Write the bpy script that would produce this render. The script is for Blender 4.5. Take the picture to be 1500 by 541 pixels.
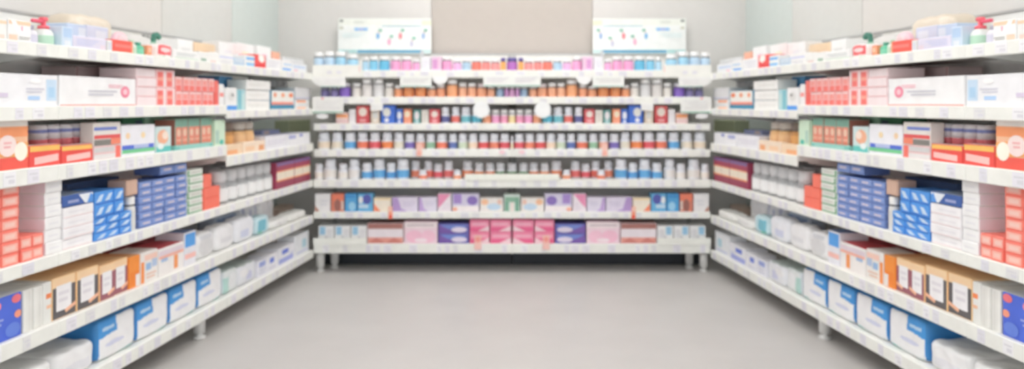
import bpy, bmesh, math, random
from mathutils import Matrix, Vector
random.seed(7)
for o in list(bpy.data.objects): bpy.data.objects.remove(o)
SC = bpy.context.scene
COL = SC.collection
# ------------------------------------------------------------------ camera
F = 1100.0; H = 1.132; HZ = 151.0            # focal length in px, eye height, horizon row
cam_d = bpy.data.cameras.new('camera'); cam = bpy.data.objects.new('camera', cam_d); COL.objects.link(cam)
cam.location = (0, 0, H); cam.rotation_euler = (math.pi/2, 0, 0)
cam_d.sensor_width = 36; cam_d.sensor_fit = 'HORIZONTAL'; cam_d.lens = F/1500*36
cam_d.shift_x = 0.0; cam_d.shift_y = -(270.5-HZ)/1500
cam_d.clip_start = 0.02
cam_d.dof.use_dof = True; cam_d.dof.focus_distance = 1.15; cam_d.dof.aperture_fstop = 3.9
SC.camera = cam
# ------------------------------------------------------------------ world, exposure
w = bpy.data.worlds.new('shop_daylight'); SC.world = w; w.use_nodes = True
w.node_tree.nodes['Background'].inputs[0].default_value = (0.94, 0.975, 1.0, 1)
w.node_tree.nodes['Background'].inputs[1].default_value = 1.75
SC.view_settings.view_transform = 'Standard'; SC.view_settings.look = 'None'
SC.view_settings.exposure = -0.07; SC.view_settings.gamma = 1.0
SC.view_settings.use_curve_mapping = False
SC.cycles.max_bounces = 16; SC.cycles.diffuse_bounces = 12   # light keeps bouncing between the white shelves
CEIL = 2.75
LAMP_POWER = 2.9
def lamp_light(x, y, sx, sy):
    l = bpy.data.lights.new('ceiling_light_source', 'AREA'); l.shape = 'RECTANGLE'; l.size = sx; l.size_y = sy
    l.energy = LAMP_POWER*sx/1.2; l.color = (1.0, 0.99, 0.98)
    o = bpy.data.objects.new('ceiling_light_source', l); COL.objects.link(o); o.location = (x, y, CEIL-0.075)
    return o
# ------------------------------------------------------------------ materials
_M = {}
def lin(c):
    return [((v/255)/12.92 if v/255 <= .04045 else ((v/255+.055)/1.055)**2.4) for v in c]
def mat(c, rough=.45, kind='', var=.035):
    k = (tuple(c), rough, kind)
    if k in _M: return _M[k]
    sf = 0 if kind == 'floor' else .10            # the packaging inks are pale
    c = [v+(238-v)*sf*(1 if v < 238 else 0) for v in c]
    m = bpy.data.materials.new('print_%02x%02x%02x%s' % (int(c[0]), int(c[1]), int(c[2]), kind)); m.use_nodes = True
    nt = m.node_tree; b = nt.nodes['Principled BSDF']
    n = nt.nodes.new('ShaderNodeTexNoise'); n.inputs['Scale'].default_value = 18 if kind != 'floor' else 3
    n.inputs['Detail'].default_value = 3
    t = nt.nodes.new('ShaderNodeTexCoord'); nt.links.new(t.outputs['Object'], n.inputs['Vector'])
    r = nt.nodes.new('ShaderNodeValToRGB'); L = lin(c)
    r.color_ramp.elements[0].position = .3; r.color_ramp.elements[1].position = .7
    r.color_ramp.elements[0].color = (*[v*(1-var) for v in L], 1); r.color_ramp.elements[1].color = (*[min(.95, v*(1+var)) for v in L], 1)
    nt.links.new(n.outputs['Fac'], r.inputs['Fac']); nt.links.new(r.outputs['Color'], b.inputs['Base Color'])
    b.inputs['Roughness'].default_value = rough
    if kind == 'clear':
        b.inputs['Transmission Weight'].default_value = .55; b.inputs['IOR'].default_value = 1.2
    if kind == 'gloss':
        b.inputs['Specular IOR Level'].default_value = .6
    if kind == 'metal':
        b.inputs['Metallic'].default_value = .6
    _M[k] = m; return m
def lamp_mat():
    m = bpy.data.materials.new('lamp_diffuser'); m.use_nodes = True
    b = m.node_tree.nodes['Principled BSDF']; b.inputs['Base Color'].default_value = (.9, .9, .9, 1)
    b.inputs['Emission Color'].default_value = (1, .985, .96, 1); b.inputs['Emission Strength'].default_value = 5
    return m
# palette (as the things look under white light)
W = (240, 240, 240); WB = (236, 239, 246); CR = (240, 238, 226); GY = (196, 196, 198); DK = (78, 80, 82)
# ------------------------------------------------------------------ object helpers
def link(name, me, parent=None, loc=(0, 0, 0), rz=0):
    o = bpy.data.objects.new(name, me); COL.objects.link(o)
    if parent is not None: o.parent = parent
    o.location = loc; o.rotation_euler = (0, 0, rz); return o
def tag(o, label, cat, group=None, kind=None):
    if label: o['label'] = label
    if cat: o['category'] = cat
    if group: o['group'] = group
    if kind: o['kind'] = kind
    return o
class MB:
    """collects faces with a material each"""
    def __init__(s): s.v = []; s.f = []; s.m = []; s.mats = []; s.smooth = []
    def mi(s, m):
        if m not in s.mats: s.mats.append(m)
        return s.mats.index(m)
    def face(s, pts, m, sm=False):
        i = len(s.v); s.v += [tuple(p) for p in pts]; s.f.append(list(range(i, i+len(pts)))); s.m.append(s.mi(m)); s.smooth.append(sm)
    def box(s, x0, y0, z0, x1, y1, z1, m, c=0.0):
        if c <= 0:
            P = [(x0,y0,z0),(x1,y0,z0),(x1,y1,z0),(x0,y1,z0),(x0,y0,z1),(x1,y0,z1),(x1,y1,z1),(x0,y1,z1)]
            for q in ((0,3,2,1),(4,5,6,7),(0,1,5,4),(1,2,6,5),(2,3,7,6),(3,0,4,7)): s.face([P[k] for k in q], m)
            return
        c = min(c, (x1-x0)*.3, (y1-y0)*.3, (z1-z0)*.3)
        bm = bmesh.new(); bmesh.ops.create_cube(bm, size=1)
        for v in bm.verts: v.co = ((x0+x1)/2+v.co.x*(x1-x0), (y0+y1)/2+v.co.y*(y1-y0), (z0+z1)/2+v.co.z*(z1-z0))
        bmesh.ops.bevel(bm, geom=bm.edges[:], offset=c, segments=1, affect='EDGES')
        for f in bm.faces: s.face([v.co[:] for v in f.verts], m)
        bm.free()
    def lathe(s, prof, m, seg=18, cx=0, cy=0):
        base = len(s.v)
        for r, z in prof:
            for k in range(seg):
                a = 2*math.pi*k/seg; s.v.append((cx+r*math.cos(a), cy+r*math.sin(a), z))
        mi = s.mi(m)
        for i in range(len(prof)-1):
            for k in range(seg):
                a = base+i*seg+k; b = base+i*seg+(k+1) % seg
                s.f.append([a, b, b+seg, a+seg]); s.m.append(mi); s.smooth.append(True)
        for i, fl in ((0, True), (len(prof)-1, False)):
            if prof[i][0] > 1e-5:
                r = [base+i*seg+k for k in range(seg)]
                s.f.append(r[::-1] if fl else r); s.m.append(mi); s.smooth.append(False)
    def mesh(s, name):
        me = bpy.data.meshes.new(name); me.from_pydata(s.v, [], s.f)
        for m in s.mats: me.materials.append(m)
        me.polygons.foreach_set('material_index', s.m); me.polygons.foreach_set('use_smooth', s.smooth)
        me.update(); return me
# ---- flat print on a face.  element kinds: r x0 z0 x1 z1 col | e cx cz rx rz col | p [(x,z)..] col | ring cx cz rx rz t col | t col (top) | s col (near end) | bk ignored
def draw(mb, w, d, h, design, flip, y=None):
    y = -d/2 if y is None else y
    fx = (lambda x: (.5-x)*w) if flip else (lambda x: (x-.5)*w)
    c = .0025; n = 0
    def P(pts, col):
        nonlocal n
        n += 1; yy = y-.00035*n
        q = [(max(-w/2+c, min(w/2-c, fx(a))), yy, max(c, min(h-c, b*h))) for a, b in pts]
        if flip: q = q[::-1]
        mb.face(q, mat(col))
    for e in design:
        k = e[0]
        if k == 'r': x0, z0, x1, z1 = e[1:5]; P([(x0,z0),(x1,z0),(x1,z1),(x0,z1)], e[5])
        elif k == 'e': cx, cz, rx, rz = e[1:5]; P([(cx+rx*math.cos(a*math.pi/8), cz+rz*math.sin(a*math.pi/8)) for a in range(16)], e[5])
        elif k == 'ring':
            cx, cz, rx, rz, t = e[1:6]
            P([(cx+rx*math.cos(a*math.pi/10), cz+rz*math.sin(a*math.pi/10)) for a in range(20)], e[6])
            P([(cx+rx*t*math.cos(a*math.pi/10), cz+rz*t*math.sin(a*math.pi/10)) for a in range(20)], e[7])
        elif k == 'p': P(e[1], e[2])
        elif k == 'tx':      # faint printed lines, illegible
            x0, z0, x1, z1, rows, col = e[1:7]
            for i in range(rows):
                zz = z1-(z1-z0)*(i+.5)/rows; hh = (z1-z0)/rows*.25; xe = x1-(x1-x0)*(.28*((i*7) % 3)/2)
                P([(x0,zz-hh),(xe,zz-hh),(xe,zz+hh),(x0,zz+hh)], col)
        elif k == 't':
            q = [(-w/2+c,-d/2+c,h+.0004),(w/2-c,-d/2+c,h+.0004),(w/2-c,d/2-c,h+.0004),(-w/2+c,d/2-c,h+.0004)]; mb.face(q, mat(e[1]))
        elif k == 's':
            xx = (w/2+.0004) if flip else (-w/2-.0004)
            q = [(xx,d/2-c,c),(xx,-d/2+c,c),(xx,-d/2+c,h-c),(xx,d/2-c,h-c)]
            mb.face(q[::-1] if flip else q, mat(e[1]))
_BX = {}
def box_mesh(name, w, d, h, base, design, flip):
    k = (name, round(w, 4), round(d, 4), round(h, 4), base, str(design), flip)
    if k not in _BX:
        mb = MB(); mb.box(-w/2, -d/2, 0, w/2, d/2, h, mat(base, .5), .0022); draw(mb, w, d, h, design, flip); _BX[k] = mb.mesh(name)
    return _BX[k]
def pack_mesh(name, w, d, h, base, fn, flip, N=30, k=7.0, wob=.004):
    key = (name, 'pk', round(w, 4), round(d, 4), round(h, 4), base, str(fn), flip)
    if key in _BX: return _BX[key]
    mb = MB()
    def pt(p):
        n = sum(abs(c)**k for c in p)**(1/k); q = [c/n for c in p]
        x, y, z = q[0]*w/2, q[1]*d/2, (q[2]+1)*h/2
        r = wob*(math.sin(x*70+z*43)*math.sin(y*60+z*31+1.3))
        if z > .01: z += r*.7*(z/h)
        return (x, y+r*.6, max(0, z))
    def hit(x, z):
        col = base
        for e in fn:
            if e[0] == 'r' and e[1] <= x <= e[3] and e[2] <= z <= e[4]: col = e[5]
            if e[0] == 'e' and ((x-e[1])/e[3])**2+((z-e[2])/e[4])**2 <= 1: col = e[5]
        return col
    top = next((e[1] for e in fn if e[0] == 't'), base); side = next((e[1] for e in fn if e[0] == 's'), base)
    for ax in range(3):
        for sg in (-1, 1):
            for i in range(N):
                for j in range(N):
                    c4 = []
                    for a, b in ((i,j),(i+1,j),(i+1,j+1),(i,j+1)):
                        p = [0, 0, 0]; p[ax] = sg; p[(ax+1) % 3] = -1+2*a/N; p[(ax+2) % 3] = -1+2*b/N; c4.append(pt(p))
                    if sg < 0: c4 = c4[::-1]
                    cx = sum(p[0] for p in c4)/4/w+.5; cz = sum(p[2] for p in c4)/4/h
                    if flip: cx = 1-cx
                    col = base
                    if ax == 1 and sg < 0: col = hit(cx, cz)
                    elif ax == 2 and sg > 0: col = top
                    elif ax == 0: col = side
                    mb.face(c4, mat(col, .38), True)
    me = mb.mesh(name); bm = bmesh.new(); bm.from_mesh(me); bmesh.ops.remove_doubles(bm, verts=bm.verts, dist=1e-5); bm.to_mesh(me); bm.free()
    _BX[key] = me; return me
# ------------------------------------------------------------------ bottles (parts: body, label_band, cap, neck_ring)
_BT = {}
def bottle(name, r, h, body, band, cap, style='pill'):
    """returns the root; parts hang under it"""
    r = round(r, 3); h = round(h, 3); k = (r, h, body, band, cap, style)
    if k not in _BT:
        kb = 'clear' if style == 'clear' else ''
        b, c, l, n = MB(), MB(), MB(), MB()
        if style in ('pill', 'clear'):
            zc = h*.66; rc = r*.80
            b.lathe([(r*.9,0),(r,h*.03),(r,h*.50),(r*.95,h*.56),(r*.78,h*.62),(r*.70,zc)], mat(body, .35, kb))
            c.lathe([(rc,zc),(rc*1.04,zc+.004),(rc*1.04,h*.95),(rc*.92,h)], mat(cap, .35))
            l.lathe([(r*1.012,h*.09),(r*1.014,h*.10),(r*1.014,h*.46),(r*1.012,h*.47)], mat(band, .45))
            n.lathe([(r*.76,zc-.004),(r*.80,zc-.003),(r*.80,zc+.001),(r*.76,zc+.002)], mat(cap, .4))
        elif style == 'jar':
            zc = h*.76; rc = r*.9
            b.lathe([(r*.92,0),(r,h*.04),(r,h*.62),(r*.95,h*.68),(r*.84,h*.71),(r*.84,zc)], mat(body, .3))
            c.lathe([(rc,zc),(rc*1.02,zc+.003),(rc*1.02,h*.97),(rc*.95,h)], mat(cap, .35))
            l.lathe([(r*1.012,h*.07),(r*1.014,h*.08),(r*1.014,h*.57),(r*1.012,h*.58)], mat(band, .45))
            n.lathe([(r*.86,zc-.006),(r*.92,zc-.005),(r*.92,zc),(r*.86,zc+.001)], mat(DK, .4))
        elif style == 'tin':
            b.lathe([(r*.94,0),(r,h*.02),(r,h*.44),(r*.98,h*.45)], mat(body, .3))
            l.lathe([(r,h*.45),(r*1.006,h*.455),(r*1.006,h*.63),(r,h*.635)], mat(band, .4))
            c.lathe([(r,h*.635),(r,h*.94),(r*.93,h*.96),(r*.93,h)], mat(cap, .35))
            n.lathe([(r*1.002,h*.80),(r*1.012,h*.81),(r*1.012,h*.88),(r*1.002,h*.89)], mat((120, 132, 196), .4))
        elif style == 'tall':
            zc = h*.80; rc = r*.5
            b.lathe([(r*.9,0),(r,h*.03),(r,h*.60),(r*.85,h*.70),(r*.42,h*.77),(r*.40,zc)], mat(body, .35))
            c.lathe([(rc,zc),(rc*1.04,zc+.004),(rc*1.02,h*.97),(rc*.9,h)], mat(cap, .35))
            l.lathe([(r*1.012,h*.12),(r*1.014,h*.13),(r*1.014,h*.50),(r*1.012,h*.51)], mat(band, .45))
            n.lathe([(r*.48,zc-.005),(r*.52,zc-.004),(r*.52,zc),(r*.48,zc+.001)], mat(cap, .4))
        _BT[k] = (b.mesh('body'), l.mesh('label_band'), c.mesh('cap'), n.mesh('neck_ring'))
    root = link(name, None); root.empty_display_size = .02
    for nm, me in zip(('body', 'label_band', 'cap', 'neck_ring'), _BT[k]): link(nm, me, root)
    return root
# ------------------------------------------------------------------ frames of the three display walls
TH = math.atan(100/F); CT, ST = math.cos(TH), math.sin(TH)
X0, YB = -1.332, 5.0                              # far front corner of the left display; front plane of the back display
class Wall:
    def __init__(s, side):
        s.side = side
        if side == 'left': s.o = Vector((X0, YB, 0)); s.a = math.atan2(CT, ST)
        if side == 'right': s.o = Vector((-X0, YB, 0)); s.a = math.atan2(-CT, ST)
        if side == 'back': s.o = Vector((0, YB, 0)); s.a = 0
        s.M = Matrix.Translation(s.o) @ Matrix.Rotation(s.a, 4, 'Z')
    def put(s, o, x, v, z, rz=0):
        o.location = s.M @ Vector((x, v, z)); o.rotation_euler = (0, 0, s.a+rz); return o
LEFT, RIGHT, BACK = Wall('left'), Wall('right'), Wall('back')
def s_of(px, v):                                  # distance from the far end along the side display
    k = (px-750)/F; return (YB*k-X0+v*(ST*k+CT))/(CT*k-ST)
def y_of(s, v): return YB-CT*s+ST*v
def z_of(py, Y): return H-(py-HZ)*Y/F
# ------------------------------------------------------------------ the room
def struct(name, mb, parent=None):
    o = link(name, mb.mesh(name), parent)
    if parent is None: o['kind'] = 'structure'
    return o
WALLC = (228, 224, 217)
SD, BD = .452, .57                                # how far behind the front edges the walls stand
fm = MB(); fm.box(-6, -6, -.1, 6, 7, 0, mat((199, 196, 194), .38, 'floor', .03)); struct('floor', fm)
cm = MB(); cm.box(-6, -6, CEIL, 6, 7, CEIL+.1, mat((240, 240, 238), .8)); struct('ceiling', cm)
bw = MB(); bw.box(-1.9, YB+BD+.012, 0, 1.9, YB+BD+.1, CEIL, mat((214, 212, 208), .5)); bwo = struct('wall_back', bw)
for xa, xb, c in ((-1.88, -.5995, (220, 217, 214)), (-.5955, .5955, (190, 181, 173)), (.5995, 1.88, (220, 217, 214))):
    p = MB(); p.box(xa, YB+BD, .02, xb, YB+BD+.0115, CEIL-.01, mat(c, .14, 'gloss', .012), .002); link('panel', p.mesh('panel'), bwo)
for wl, sg in ((LEFT, -1), (RIGHT, 1)):
    m = MB(); xs = sorted((sg*-.62, sg*4.3)); m.box(xs[0], SD+.012, 0, xs[1], SD+.10, CEIL, mat((214, 212, 206), .6))
    wo = struct('wall_'+wl.side, m); wl.put(wo, 0, 0, 0)
    edges = [-.575, s_of(340, SD), s_of(237, SD), s_of(237, SD)+1.15, 4.28]
    for i, c in enumerate([(208, 219, 216), (213, 214, 211), (220, 218, 215), (220, 218, 215)]):
        p = MB(); xs = sorted((sg*(edges[i]+.003), sg*(edges[i+1]-.003))); p.box(xs[0], SD, .02, xs[1], SD+.0115, CEIL-.01, mat(c, .22, 'gloss', .012), .002)
        link('panel', p.mesh('panel'), wo)
# ceiling lamps
LM = lamp_mat()
def ceiling_lamp(x, y, sx, sy, label):
    r = link('ceiling_lamp', None, None, (x, y, CEIL)); r.empty_display_size = .1
    h = MB(); h.box(-sx/2-.02, -sy/2-.02, -.045, sx/2+.02, sy/2+.02, -.001, mat((235, 235, 235), .4), .006); link('housing', h.mesh('housing'), r)
    g = MB(); g.box(-sx/2, -sy/2, -.062, sx/2, sy/2, -.046, LM, .004); link('diffuser', g.mesh('diffuser'), r)
    l = lamp_light(x, y, sx, sy); l.name = 'light_source'; l.parent = r; l.location = (0, 0, -.07)
    tag(r, label, 'lamp', 'ceiling lamps')
ROWS = ((4.5, 'over the back display'), (2.7, 'over the middle of the aisle'), (1.1, 'over the near end of the aisle'), (-.9, 'just behind the viewpoint'), (-2.2, 'in second row behind the viewpoint'), (-3.9, 'farthest behind the viewpoint'))
for ry, where in ROWS:
    for nm, xs in (('left', -1), ('right', 1)):
        ceiling_lamp(xs*(.62 if ry > 0 else 1.62), ry, 1.16 if ry > 0 else .62, .56 if ry > 0 else .14, 'long white ceiling lamp on the %s %s' % (nm, where))
# ------------------------------------------------------------------ shelving units
RAIL = (238, 239, 233); SHELFW = (236, 236, 232); PANELG = (238, 238, 238)
TAGC = [(226, 225, 234), (241, 241, 244), (228, 228, 228), (234, 232, 240)]
TAGM = {}
def tag_mesh(i, w, h):
    k = (i, round(w, 3), round(h, 3))
    if k not in TAGM:
        t = MB(); t.box(-w/2, -.0012, 0, w/2, 0, h, mat(TAGC[i], .4))
        t.face([(-w*.36,-.0016,h*.60),(w*.36,-.0016,h*.60),(w*.36,-.0016,h*.72),(-w*.36,-.0016,h*.72)], mat((216, 215, 221)))
        t.face([(-w*.1,-.0016,h*.18),(w*.38,-.0016,h*.18),(w*.38,-.0016,h*.46),(-w*.1,-.0016,h*.46)], mat((220, 219, 226)))
        TAGM[k] = t.mesh('price_tag')
    return TAGM[k]
FOOT = MB(); FOOT.lathe([(.027,.0),(.029,.006),(.029,.012),(.015,.014),(.015,.026),(.027,.028),(.028,.10),(.028,.125)], mat((226, 226, 224), .35)); FOOTM = FOOT.mesh('foot')
def unit(wl, xa, xb, shelves, depth, top, feet, kick_v, label, tagstep=.115, rng=None, kickc=(20, 26, 34), ends=(True, True)):
    rng = rng or random.Random(3)
    root = link('shelf_unit', None); root.empty_display_size = .1
    cx = (xa+xb)/2; wl.put(root, cx, 0, 0); hw = (xb-xa)/2
    tag(root, label, 'shelving', 'white shop shelving units')
    p = MB(); p.box(-hw+.0004, depth-.012, .10, hw-.0004, depth-.002, shelves[0][1]-.02, mat(PANELG, .6)); link('back_panel', p.mesh('back_panel'), root)
    p = MB(); p.box(-hw+.0004, depth-.016, shelves[0][1]-.018, hw-.0004, depth-.002, top, mat((234, 234, 231), .5)); hp = link('header_panel', p.mesh('header_panel'), root)
    p = MB(); p.box(-hw+.0004, depth-.022, top, hw-.0004, depth+.002, top+.012, mat((188, 189, 190), .35, 'metal'), .002); link('top_rail', p.mesh('top_rail'), hp)
    for sx in (-1, 1):
        u = MB(); u.box(sx*(hw-.016)-.013, depth-.03, .02, sx*(hw-.016)+.013, depth-.0125, top-.005, mat((176, 177, 177), .4)); link('upright', u.mesh('upright'), root)
    k = MB(); k.box(-hw+.004, kick_v, .001, hw-.004, kick_v+.012, shelves[-1][0]+.02, mat(kickc, .5)); link('kick_plate', k.mesh('kick_plate'), root)
    for zb, zt in shelves:
        s = MB(); s.box(-hw+.0004, 0, zt-.028, hw-.0004, depth-.03, zt-.004, mat(SHELFW, .45), .002); so = link('shelf', s.mesh('shelf'), root)
        r = MB(); r.box(-hw+.0003, -.010, zb, hw-.0003, -.0005, zt, mat(RAIL, .4), .0025); link('price_rail', r.mesh('price_rail'), so)
        for sx in (-1, 1):
            b = MB(); x = sx*(hw-.012); t = .002
            for xx, fl in ((x-t, 1), (x+t, 0)):
                q = [(xx,.05,zt-.029),(xx,depth-.032,zt-.029),(xx,depth-.032,zt-.09),(xx,.06,zt-.04)]
                b.face(q if not fl else q[::-1], mat(SHELFW, .45))
            b.face([(x-t,.05,zt-.029),(x-t,.06,zt-.04),(x+t,.06,zt-.04),(x+t,.05,zt-.029)], mat(SHELFW, .45))
            b.face([(x-t,.06,zt-.04),(x-t,depth-.032,zt-.09),(x+t,depth-.032,zt-.09),(x+t,.06,zt-.04)], mat(SHELFW, .45))
            link('bracket', b.mesh('bracket'), so)
        x = -hw+.05+rng.random()*.05; th = zt-zb-.010
        while x < hw-.05:
            w_ = rng.choice((.034, .044, .052)); link('price_tag', tag_mesh(rng.randrange(4), w_, th), so, (x, -.0102, zb+.005))
            x += w_+rng.choice((.02, .05, .085, .12))
    for fx, fv in feet: link('foot', FOOTM, root, (fx-cx, fv, 0))
    return root
SIDE_TOP = 1.483
A_, D_, E_, F_ = (1.285, 1.33), (.576, .62), (.334, .388), (.102, .155)
NEAR = [A_, (1.075, 1.122), (.867, .922), D_, E_, F_]
FAR = [A_, (1.052, 1.096), (.812, .866), D_, E_, F_]
BAY = s_of(330, 0)
for wl, sg in ((LEFT, -1), (RIGHT, 1)):
    def xr(a, b): return tuple(sorted((sg*a, sg*b)))
    sf = 1.40
    unit(wl, *xr(.0, BAY), FAR, .44, SIDE_TOP, [(sg*.06, .30)], .33, 'white shelving bay on the %s, nearest the back corner' % wl.side, rng=random.Random(11))
    unit(wl, *xr(BAY, 2*BAY), NEAR, .44, SIDE_TOP, [(sg*sf, .045), (sg*sf, .36)], .33, 'white shelving bay in the middle of the %s display' % wl.side, rng=random.Random(12))
    unit(wl, *xr(2*BAY, 3*BAY), NEAR, .44, SIDE_TOP, [(sg*(3*BAY-.1), .045)], .33, 'white shelving bay on the %s, nearest the viewpoint' % wl.side, rng=random.Random(13))
BS = [(1.30, 1.35), (1.125, 1.173), (.95, .996), (.773, .823), (.568, .623), (.364, .409), (.132, .196)]
BX = (750-460)/220
unit(BACK, -BX, 0, BS, .55, 1.485, [(-BX+.03, .05), (-BX+.10, .16)], .26, 'left bay of the white shelving along the back wall', rng=random.Random(21))
unit(BACK, 0, BX, BS, .55, 1.485, [(BX-.03, .05), (BX-.10, .16)], .26, 'right bay of the white shelving along the back wall', rng=random.Random(21))
# ------------------------------------------------------------------ placing goods on the side displays
SURF = {'A': A_[1]-.004, 'D': D_[1]-.004, 'E': E_[1]-.004, 'F': F_[1]-.004, 'B': NEAR[1][1]-.004, 'C': NEAR[2][1]-.004, 'b': FAR[1][1]-.004, 'c': FAR[2][1]-.004}
SN = {'A': 'top', 'B': 'second', 'b': 'second', 'C': 'third', 'c': 'third', 'D': 'fourth', 'E': 'fifth', 'F': 'bottom'}
def side_span(px0, px1, v): return s_of(px0, v), s_of(px1, v)
def sides(): return ((LEFT, -1, False), (RIGHT, 1, True))
def lab(desc, sh, wl, pos=''):
    t = '%s%s, %s shelf, %s display' % (desc, ', '+pos if pos else '', SN[sh], wl.side)
    if len(t.split()) > 16: t = '%s%s, %s %s shelf' % (desc, ', '+pos if pos else '', wl.side, SN[sh])
    return t
def place(wl, c, cols, r=0, rows=1):               # counted from the viewer's end, which is the left end on the left display
    p = []
    if cols > 1: p.append('%s from %s' % (ordn(c+1), wl.side))
    if rows > 1: p.append('%s up' % ordn(r+1))
    return ', '.join(p)
def ordn(n): return '%d%s' % (n, 'th' if 10 <= n % 100 <= 20 else {1: 'st', 2: 'nd', 3: 'rd'}.get(n % 10, 'th'))
def carton(sh, px0, px1, pyt, base, design, desc, cat='box', v=.015, d=.12, pyb=None, name='carton', cols=1, rows=1, gap=.0012, rz=0.0, yref=None, hm=None, z0m=None):
    """boxes whose front runs from px0 (near) to px1 (far), top edge at pyt at the near end"""
    s0, s1 = side_span(px0, px1, v); Yn = y_of(s0, v)
    z0 = SURF[sh] if pyb is None else z_of(pyb, Yn)
    if z0m is not None: z0 = SURF[sh]+z0m
    z1 = z_of(pyt, Yn) if hm is None else z0+hm
    cw = (s0-s1)/cols; rh = (z1-z0)/rows
    for wl, sg, fl in sides():
        for c in range(cols):
            for r in range(rows):
                rr = random.Random(c*31+r*7+int(px0))
                me = box_mesh(name, cw-gap*1.6, d, rh-gap*.4, base, design, fl)
                o = link(name, me); jit = (rr.random()-.5)*.006 if rows*cols > 1 else 0
                wl.put(o, sg*(s0-cw*(c+.5)), v+d/2+jit+.003, z0+r*rh, sg*-rz)
                tag(o, lab(desc, sh, wl, place(wl, c, cols, r, rows)), cat, None if rows*cols == 1 else '%s %s stacked on %s %s shelf' % (name.replace('_', ' '), desc.split()[0], wl.side, SN[sh]))
def softpack(sh, px0, px1, hm, base, design, desc, cat='pack', v=.015, d=.2, name='soft_pack', n=1, rz=0, k=7.0, z0m=0, tilt=0, wob=.004):
    s0, s1 = side_span(px0, px1, v); cw = (s0-s1)/n
    for wl, sg, fl in sides():
        for c in range(n):
            o = link(name, pack_mesh(name, cw-.004, d, hm, base, design, fl, k=k, wob=wob, N=52 if n > 1 else 26))
            wl.put(o, sg*(s0-cw*(c+.5)), v+d/2+.004, SURF[sh]+z0m, sg*-rz)
            if tilt: o.rotation_euler.rotate_axis('X', -tilt)
            tag(o, lab(desc, sh, wl, place(wl, c, n)), cat, None if n == 1 else '%s on %s %s shelf' % (desc, wl.side, SN[sh]))
def jarrow(sh, px0, px1, pyt, n, body, band, cap, desc, style='jar', v=.02, name='jar', cat='jar', z0m=0, rmax=.06):
    s0, s1 = side_span(px0, px1, v); cw = (s0-s1)/n; r = min(cw*.48, rmax); Yn = y_of(s0, v); z0 = SURF[sh]+z0m; h = z_of(pyt, Yn)-z0
    for wl, sg, fl in sides():
        for c in range(n):
            o = bottle(name, r, h, body, band, cap, style); wl.put(o, sg*(s0-cw*(c+.5)), v+r+.004, z0)
            tag(o, lab(desc, sh, wl, place(wl, c, n)), cat, None if n == 1 else '%s on %s %s shelf' % (desc, wl.side, SN[sh]))
RED = (236, 74, 70); CORAL = (246, 120, 104); ORA = (240, 130, 60); BLU = (58, 140, 214); NAVY = (52, 66, 130); TEAL = (76, 172, 166)
PUR = (120, 92, 176); PINK = (232, 130, 170); PER = (112, 140, 204); LAV = (218, 214, 232); GRN = (94, 168, 128); TAN = (226, 178, 130)
# ---- shelf A (top)
carton('A', -30, 12, 22, (232,232,230), [('r',0,.78,1,.92,(244,208,176)),('r',.5,.1,.9,.3,(232,208,196))], 'pale carton with peach band at the viewpoint end', v=.02, d=.14)
carton('A', 13, 47, 27, W, [('r',0,.8,1,1,(246,204,170)),('p',[(.1,.95),(.32,.95),(.6,.42),(.4,.42)],(252,252,252)),('r',.55,.55,.62,.75,(232,170,190)),('r',.02,.12,.38,.34,(242,204,180)),('tx',.45,.14,.95,.3,2,(170,170,168))], 'white carton with peach top band and slanted white flash', v=.02, d=.14)
jarrow('A', 47, 62, 36, 1, (224,222,230), (206,204,222), (168,164,182), 'grey-lilac bottle beside the red pump bottle', 'tall', name='bottle', cat='bottle')
carton('A', 92, 108, 38, (204,220,238), [('r',.1,.5,.9,.95,(176,204,236)),('r',.2,.1,.8,.35,(226,232,242))], 'slim pale blue carton beside the red pump bottle', d=.09)
carton('A', 108, 157, 51, LAV, [('tx',.1,.3,.75,.8,3,(196,200,232)),('r',.8,.1,.97,.5,(226,210,222))], 'low lilac carton under pale blue boxes', d=.12)
carton('A', 100, 128, 33, (190,208,234), [('r',.1,.15,.5,.5,(120,150,206)),('r',.55,.5,.95,.9,(214,226,240))], 'pale blue carton with blue patch, rear row', v=.15, d=.1)
carton('A', 128, 160, 36, (206,216,238), [('r',.05,.1,.3,.5,(92,124,196)),('r',.4,.3,.9,.85,(222,230,242))], 'pale blue carton with dark blue mark, rear row', v=.15, d=.1)
softpack('A', 108, 172, .175, (224,210,190), [('r',.1,.1,.9,.9,(226,214,196))], 'tall beige soft bag against the top panel', v=.255, d=.14, k=5)
softpack('A', 178, 232, .125, (216,214,212), [('r',.15,.2,.85,.8,(222,220,218))], 'grey soft bag in the rear row', v=.255, d=.14, k=4)
carton('A', 158, 166, 58, (226,226,224), [('r',.2,.2,.8,.8,(210,214,226))], 'thin off-white carton left of the red tray' , d=.1)
carton('A', 166, 196, 57, (238,84,72), [('r',0,0,1,.14,(250,206,120)),('r',.1,.45,.9,.7,(246,120,110)),('r',.9,.14,1,1,(244,150,110))], 'low red tray box with yellow lower edge', d=.07)
softpack('A', 172, 192, .10, (240,196,206), [('e',.5,.6,.3,.3,(246,216,222))], 'pink rounded pouch behind the low red tray', v=.105, d=.04, k=3)
jarrow('A', 196, 205, 58, 1, (214,226,214), (190,216,192), (176,206,178), 'small pale green bottle beside the red tray', 'tall', name='bottle', cat='bottle')
jarrow('A', 206, 216, 61, 1, (84,190,150), (120,204,170), (72,150,124), 'bright green bottle on the open shelf front', 'tall', name='bottle', cat='bottle')
carton('A', 217, 224, 66, (244,150,110), [('r',.2,.4,.8,.8,(250,196,160))], 'narrow orange carton beside bright green bottle', d=.05)
carton('A', 256, 292, 72, (238,238,238), [('r',0,.1,1,.3,(206,220,208)),('tx',.1,.4,.9,.75,2,(200,206,206))], 'white carton with pale green strip', d=.08)
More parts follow.
